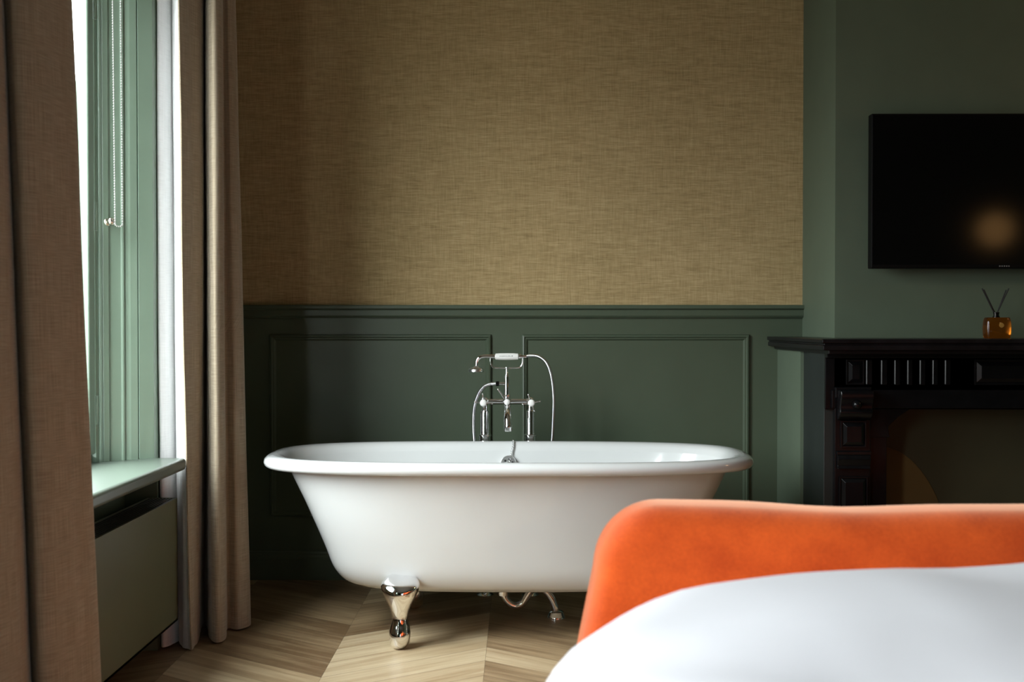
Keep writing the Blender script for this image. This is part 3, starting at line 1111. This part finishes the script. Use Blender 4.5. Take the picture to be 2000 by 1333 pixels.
# ------------------------------------------------------------------ television on the chimney breast
tvy = 4.095
tv = thing('television', 'wide black wall-mounted television over the mantel', 'television', (1.76, 4.174, 1.25))
tx0, tz0, tz1 = X(1699, tvy), CAMZ - (525 - 635) * tvy / 2200, CAMZ - (224 - 635) * tvy / 2200
tx1 = tx0 + (tz1 - tz0) * 1.72
MB().box(tx0, tx1, tvy, tvy + .040, tz0, tz1).build('casing', m_tv, tv, bevel=0.004)
scr = MB().box(tx0 + .006, tx1 - .006, tvy - .0012, tvy + .002, tz0 + .014, tz1 - .006)
scr.build('screen', m_screen, tv)
MB().box((tx0 + tx1) / 2 - .2, (tx0 + tx1) / 2 + .2, tvy + .039, 4.1735, tz0 + .1, tz1 - .1).build('wall_bracket', m_tv, tv)
lg = MB()
for i in range(5):
    xx = X(1948, tvy) + i * .0082
    lg.box(xx, xx + .0045, tvy - .0009, tvy + .001, tz0 + .006, tz0 + .0105)
lg.build('maker_mark', m_grey, tv)

# ------------------------------------------------------------------ orange velvet sofa (back towards the bed)
sofa = thing('sofa', 'orange velvet sofa seen from behind at the foot of the bed', 'sofa', (.95, 2.4, 0))
SX0, SX1, SY0, SY1 = .118, 1.78, 2.02, 2.20


def slab_rings(x0, x1, y0, y1, z0, z1, rad_c, edge, wob=0.0):
    """rounded upright slab: outline in x-z with round top corners, cushioned in y"""
    def outline(ins):
        pts = []
        r = max(rad_c - ins, .01)
        xa, xb, zt = x0 + ins, x1 - ins, z1 - ins
        zbm = z0 + min(ins, .02)
        for k in range(9):
            t = k / 8
            pts.append((xa, zbm + (zt - r - zbm) * t))
        for k in range(1, 13):
            q = PI - PI / 2 * k / 12
            pts.append((xa + r + r * math.cos(q), zt - r + r * math.sin(q)))
        for k in range(1, 24):
            pts.append((xa + r + (xb - xa - 2 * r) * k / 24, zt))
        for k in range(13):
            q = PI / 2 - PI / 2 * k / 12
            pts.append((xb - r + r * math.cos(q), zt - r + r * math.sin(q)))
        for k in range(1, 9):
            t = k / 8
            pts.append((xb, zt - r + (zbm - zt + r) * t))
        return pts
    rings = []
    seq = []
    for k in range(9):
        a = PI / 2 * k / 8                       # front roll: from the face to the rim
        seq.append((edge * (1 - math.sin(a)), y0 + edge * (1 - math.cos(a))))
    for k in range(9):
        a = PI / 2 * k / 8
        seq.append((edge * (1 - math.cos(a)), y1 - edge * (1 - math.sin(a))))
    for ins, y in seq:
        ring = []
        for x, z in outline(ins):
            lean = (z1 - z) * .0
            fl = (.60 - min(z, .60)) * .20
            fl = min(fl, .04)
            flare = -fl * max(0, 1 - (x - x0) / .3) if x < (x0 + x1) / 2 else fl * max(0, 1 - (x1 - x) / .3)
            dz = -.012 * math.exp(-((x - .62) / .16) ** 2) * (1 if z > z1 - .12 else 0) + wob * noise.noise(Vector((x * 5, y * 5, z * 5)))
            dz += -.006 * min(1, max(0, (x - .55) / .3)) if z > z1 - .12 else 0
            ring.append((x + flare, y + lean, z + dz))
        rings.append(ring)
    return rings


rg = slab_rings(.140, SX1, SY0, SY1, .16, .720, .125, .06, .004)
MB().loft(rg, True, True, True).build('backrest', m_velvet, sofa, smooth=70)
for xa, xb in ((SX0 + .13, SX0 + .27), (SX1 - .19, SX1)):
    am = MB().box(xa, xb, SY1 - .03, 2.90, .16, .50)
    am.build('arm', m_velvet, sofa, bevel=.06, seg=5, smooth=60)
MB().box(SX0 + .28, SX1 - .20, SY1 - .02, 2.90, .16, .30).build('seat_base', m_velvet, sofa, bevel=.03, seg=3, smooth=60)
MB().box(SX0 + .28, SX1 - .20, SY1, 2.93, .305, .44).build('seat_cushion', m_velvet, sofa, bevel=.05, seg=4, smooth=60)
for xx in (SX0 + .10, SX1 - .10):
    for yy in (SY0 + .08, 2.84):
        MB().lathe([(.016, 0), (.024, .17)], (xx, yy, 0), 'Z', 16).build('leg', m_wood, sofa, smooth=40)

# ------------------------------------------------------------------ bed and duvet
bed = thing('bed', 'bed under the white duvet behind the orange sofa', 'bed', (.95, .5, 0))
MB().box(.14, 1.75, -.6, 1.70, .06, .30).build('bed_base', m_mattress, bed, bevel=.02)
MB().box(.13, 1.76, -.61, 1.71, .30, .580).build('mattress', m_mattress, bed, bevel=.04, seg=4)
for xx in (.25, 1.65):
    for yy in (-.5, 1.6):
        MB().lathe([(.025, 0), (.03, .065)], (xx, yy, 0), 'Z', 14).build('leg', m_wood, bed, smooth=40)

DX0, DX1, DY0, DY1 = .014, 1.88, -.72, 1.885


def d_outline(ins, cnt=160):
    """rounded outline of the duvet, wide soft corners"""
    a, b = (DX1 - DX0) / 2 - ins, (DY1 - DY0) / 2 - ins
    cx_, cy_ = (DX0 + DX1) / 2, (DY0 + DY1) / 2
    r = max(.62 - ins * .75, .04)
    pts = []
    per = cnt // 4
    for (sx_, sy_, q0) in ((1, 1, 0), (-1, 1, PI / 2), (-1, -1, PI), (1, -1, 3 * PI / 2)):
        for k in range(per):
            q = q0 + PI / 2 * k / (per - 1)
            # superelliptic corner
            c, s = math.cos(q), math.sin(q)
            pts.append((cx_ + sx_ * (a - r) + r * math.copysign(abs(c) ** 1.05, c), cy_ + sy_ * (b - r) + r * math.copysign(abs(s) ** 1.05, s)))
    # resample evenly
    P = pts + [pts[0]]
    L = [0]
    for i in range(1, len(P)):
        L.append(L[-1] + math.dist(P[i], P[i - 1]))
    out_, j = [], 0
    for k in range(cnt):
        t = L[-1] * k / cnt
        while L[j + 1] < t:
            j += 1
        f = (t - L[j]) / max(L[j + 1] - L[j], 1e-9)
        out_.append((P[j][0] + (P[j + 1][0] - P[j][0]) * f, P[j][1] + (P[j + 1][1] - P[j][1]) * f))
    return out_


def wr(x, y):
    v = Vector((x, y, 0))
    r = .022 * noise.noise(v * 2.6 + Vector((3, 1, 0))) + .013 * noise.noise(Vector((x * 2.2 + y * 5.5, y * 2 - x * 4.0, 2)))
    return r


ZD = .680
seq = []
for ins in (.90, .75, .6, .48, .38, .30, .23, .17):
    seq.append((ins, ZD, 1.0))
for k in range(9):
    a = PI / 2 * k / 8
    seq.append((.12 * (1 - math.sin(a)), ZD - .085 + .085 * math.cos(a), 1 - .6 * k / 8))
for k in range(1, 6):
    seq.append((0.004 * k, ZD - .085 - .05 * k, .4))
for k in range(5, -1, -1):
    seq.append((.026 + .004 * k, ZD - .09 - .05 * k, .3))
seq.append((.10, ZD - .060, .3))
for ins in (.2, .4, .9):
    seq.append((ins, ZD - .055, .2))
rings = []
for ins, z, w in seq:
    ring = []
    for x, y in d_outline(ins):
        dz = wr(x, y) * (w if z > ZD - .07 else .3)
        hang = 0
        if z < ZD - .12:
            hang = .010 * noise.noise(Vector((x * 7, y * 7, 0)))
        ring.append((x + hang, y + hang * .5, z + dz))
    rings.append(ring)
dv_ = MB().loft(rings, True, True, True).build('duvet', m_duvet, smooth=80)
tag(dv_, 'plump white duvet spread over the bed in the near right corner', 'duvet')
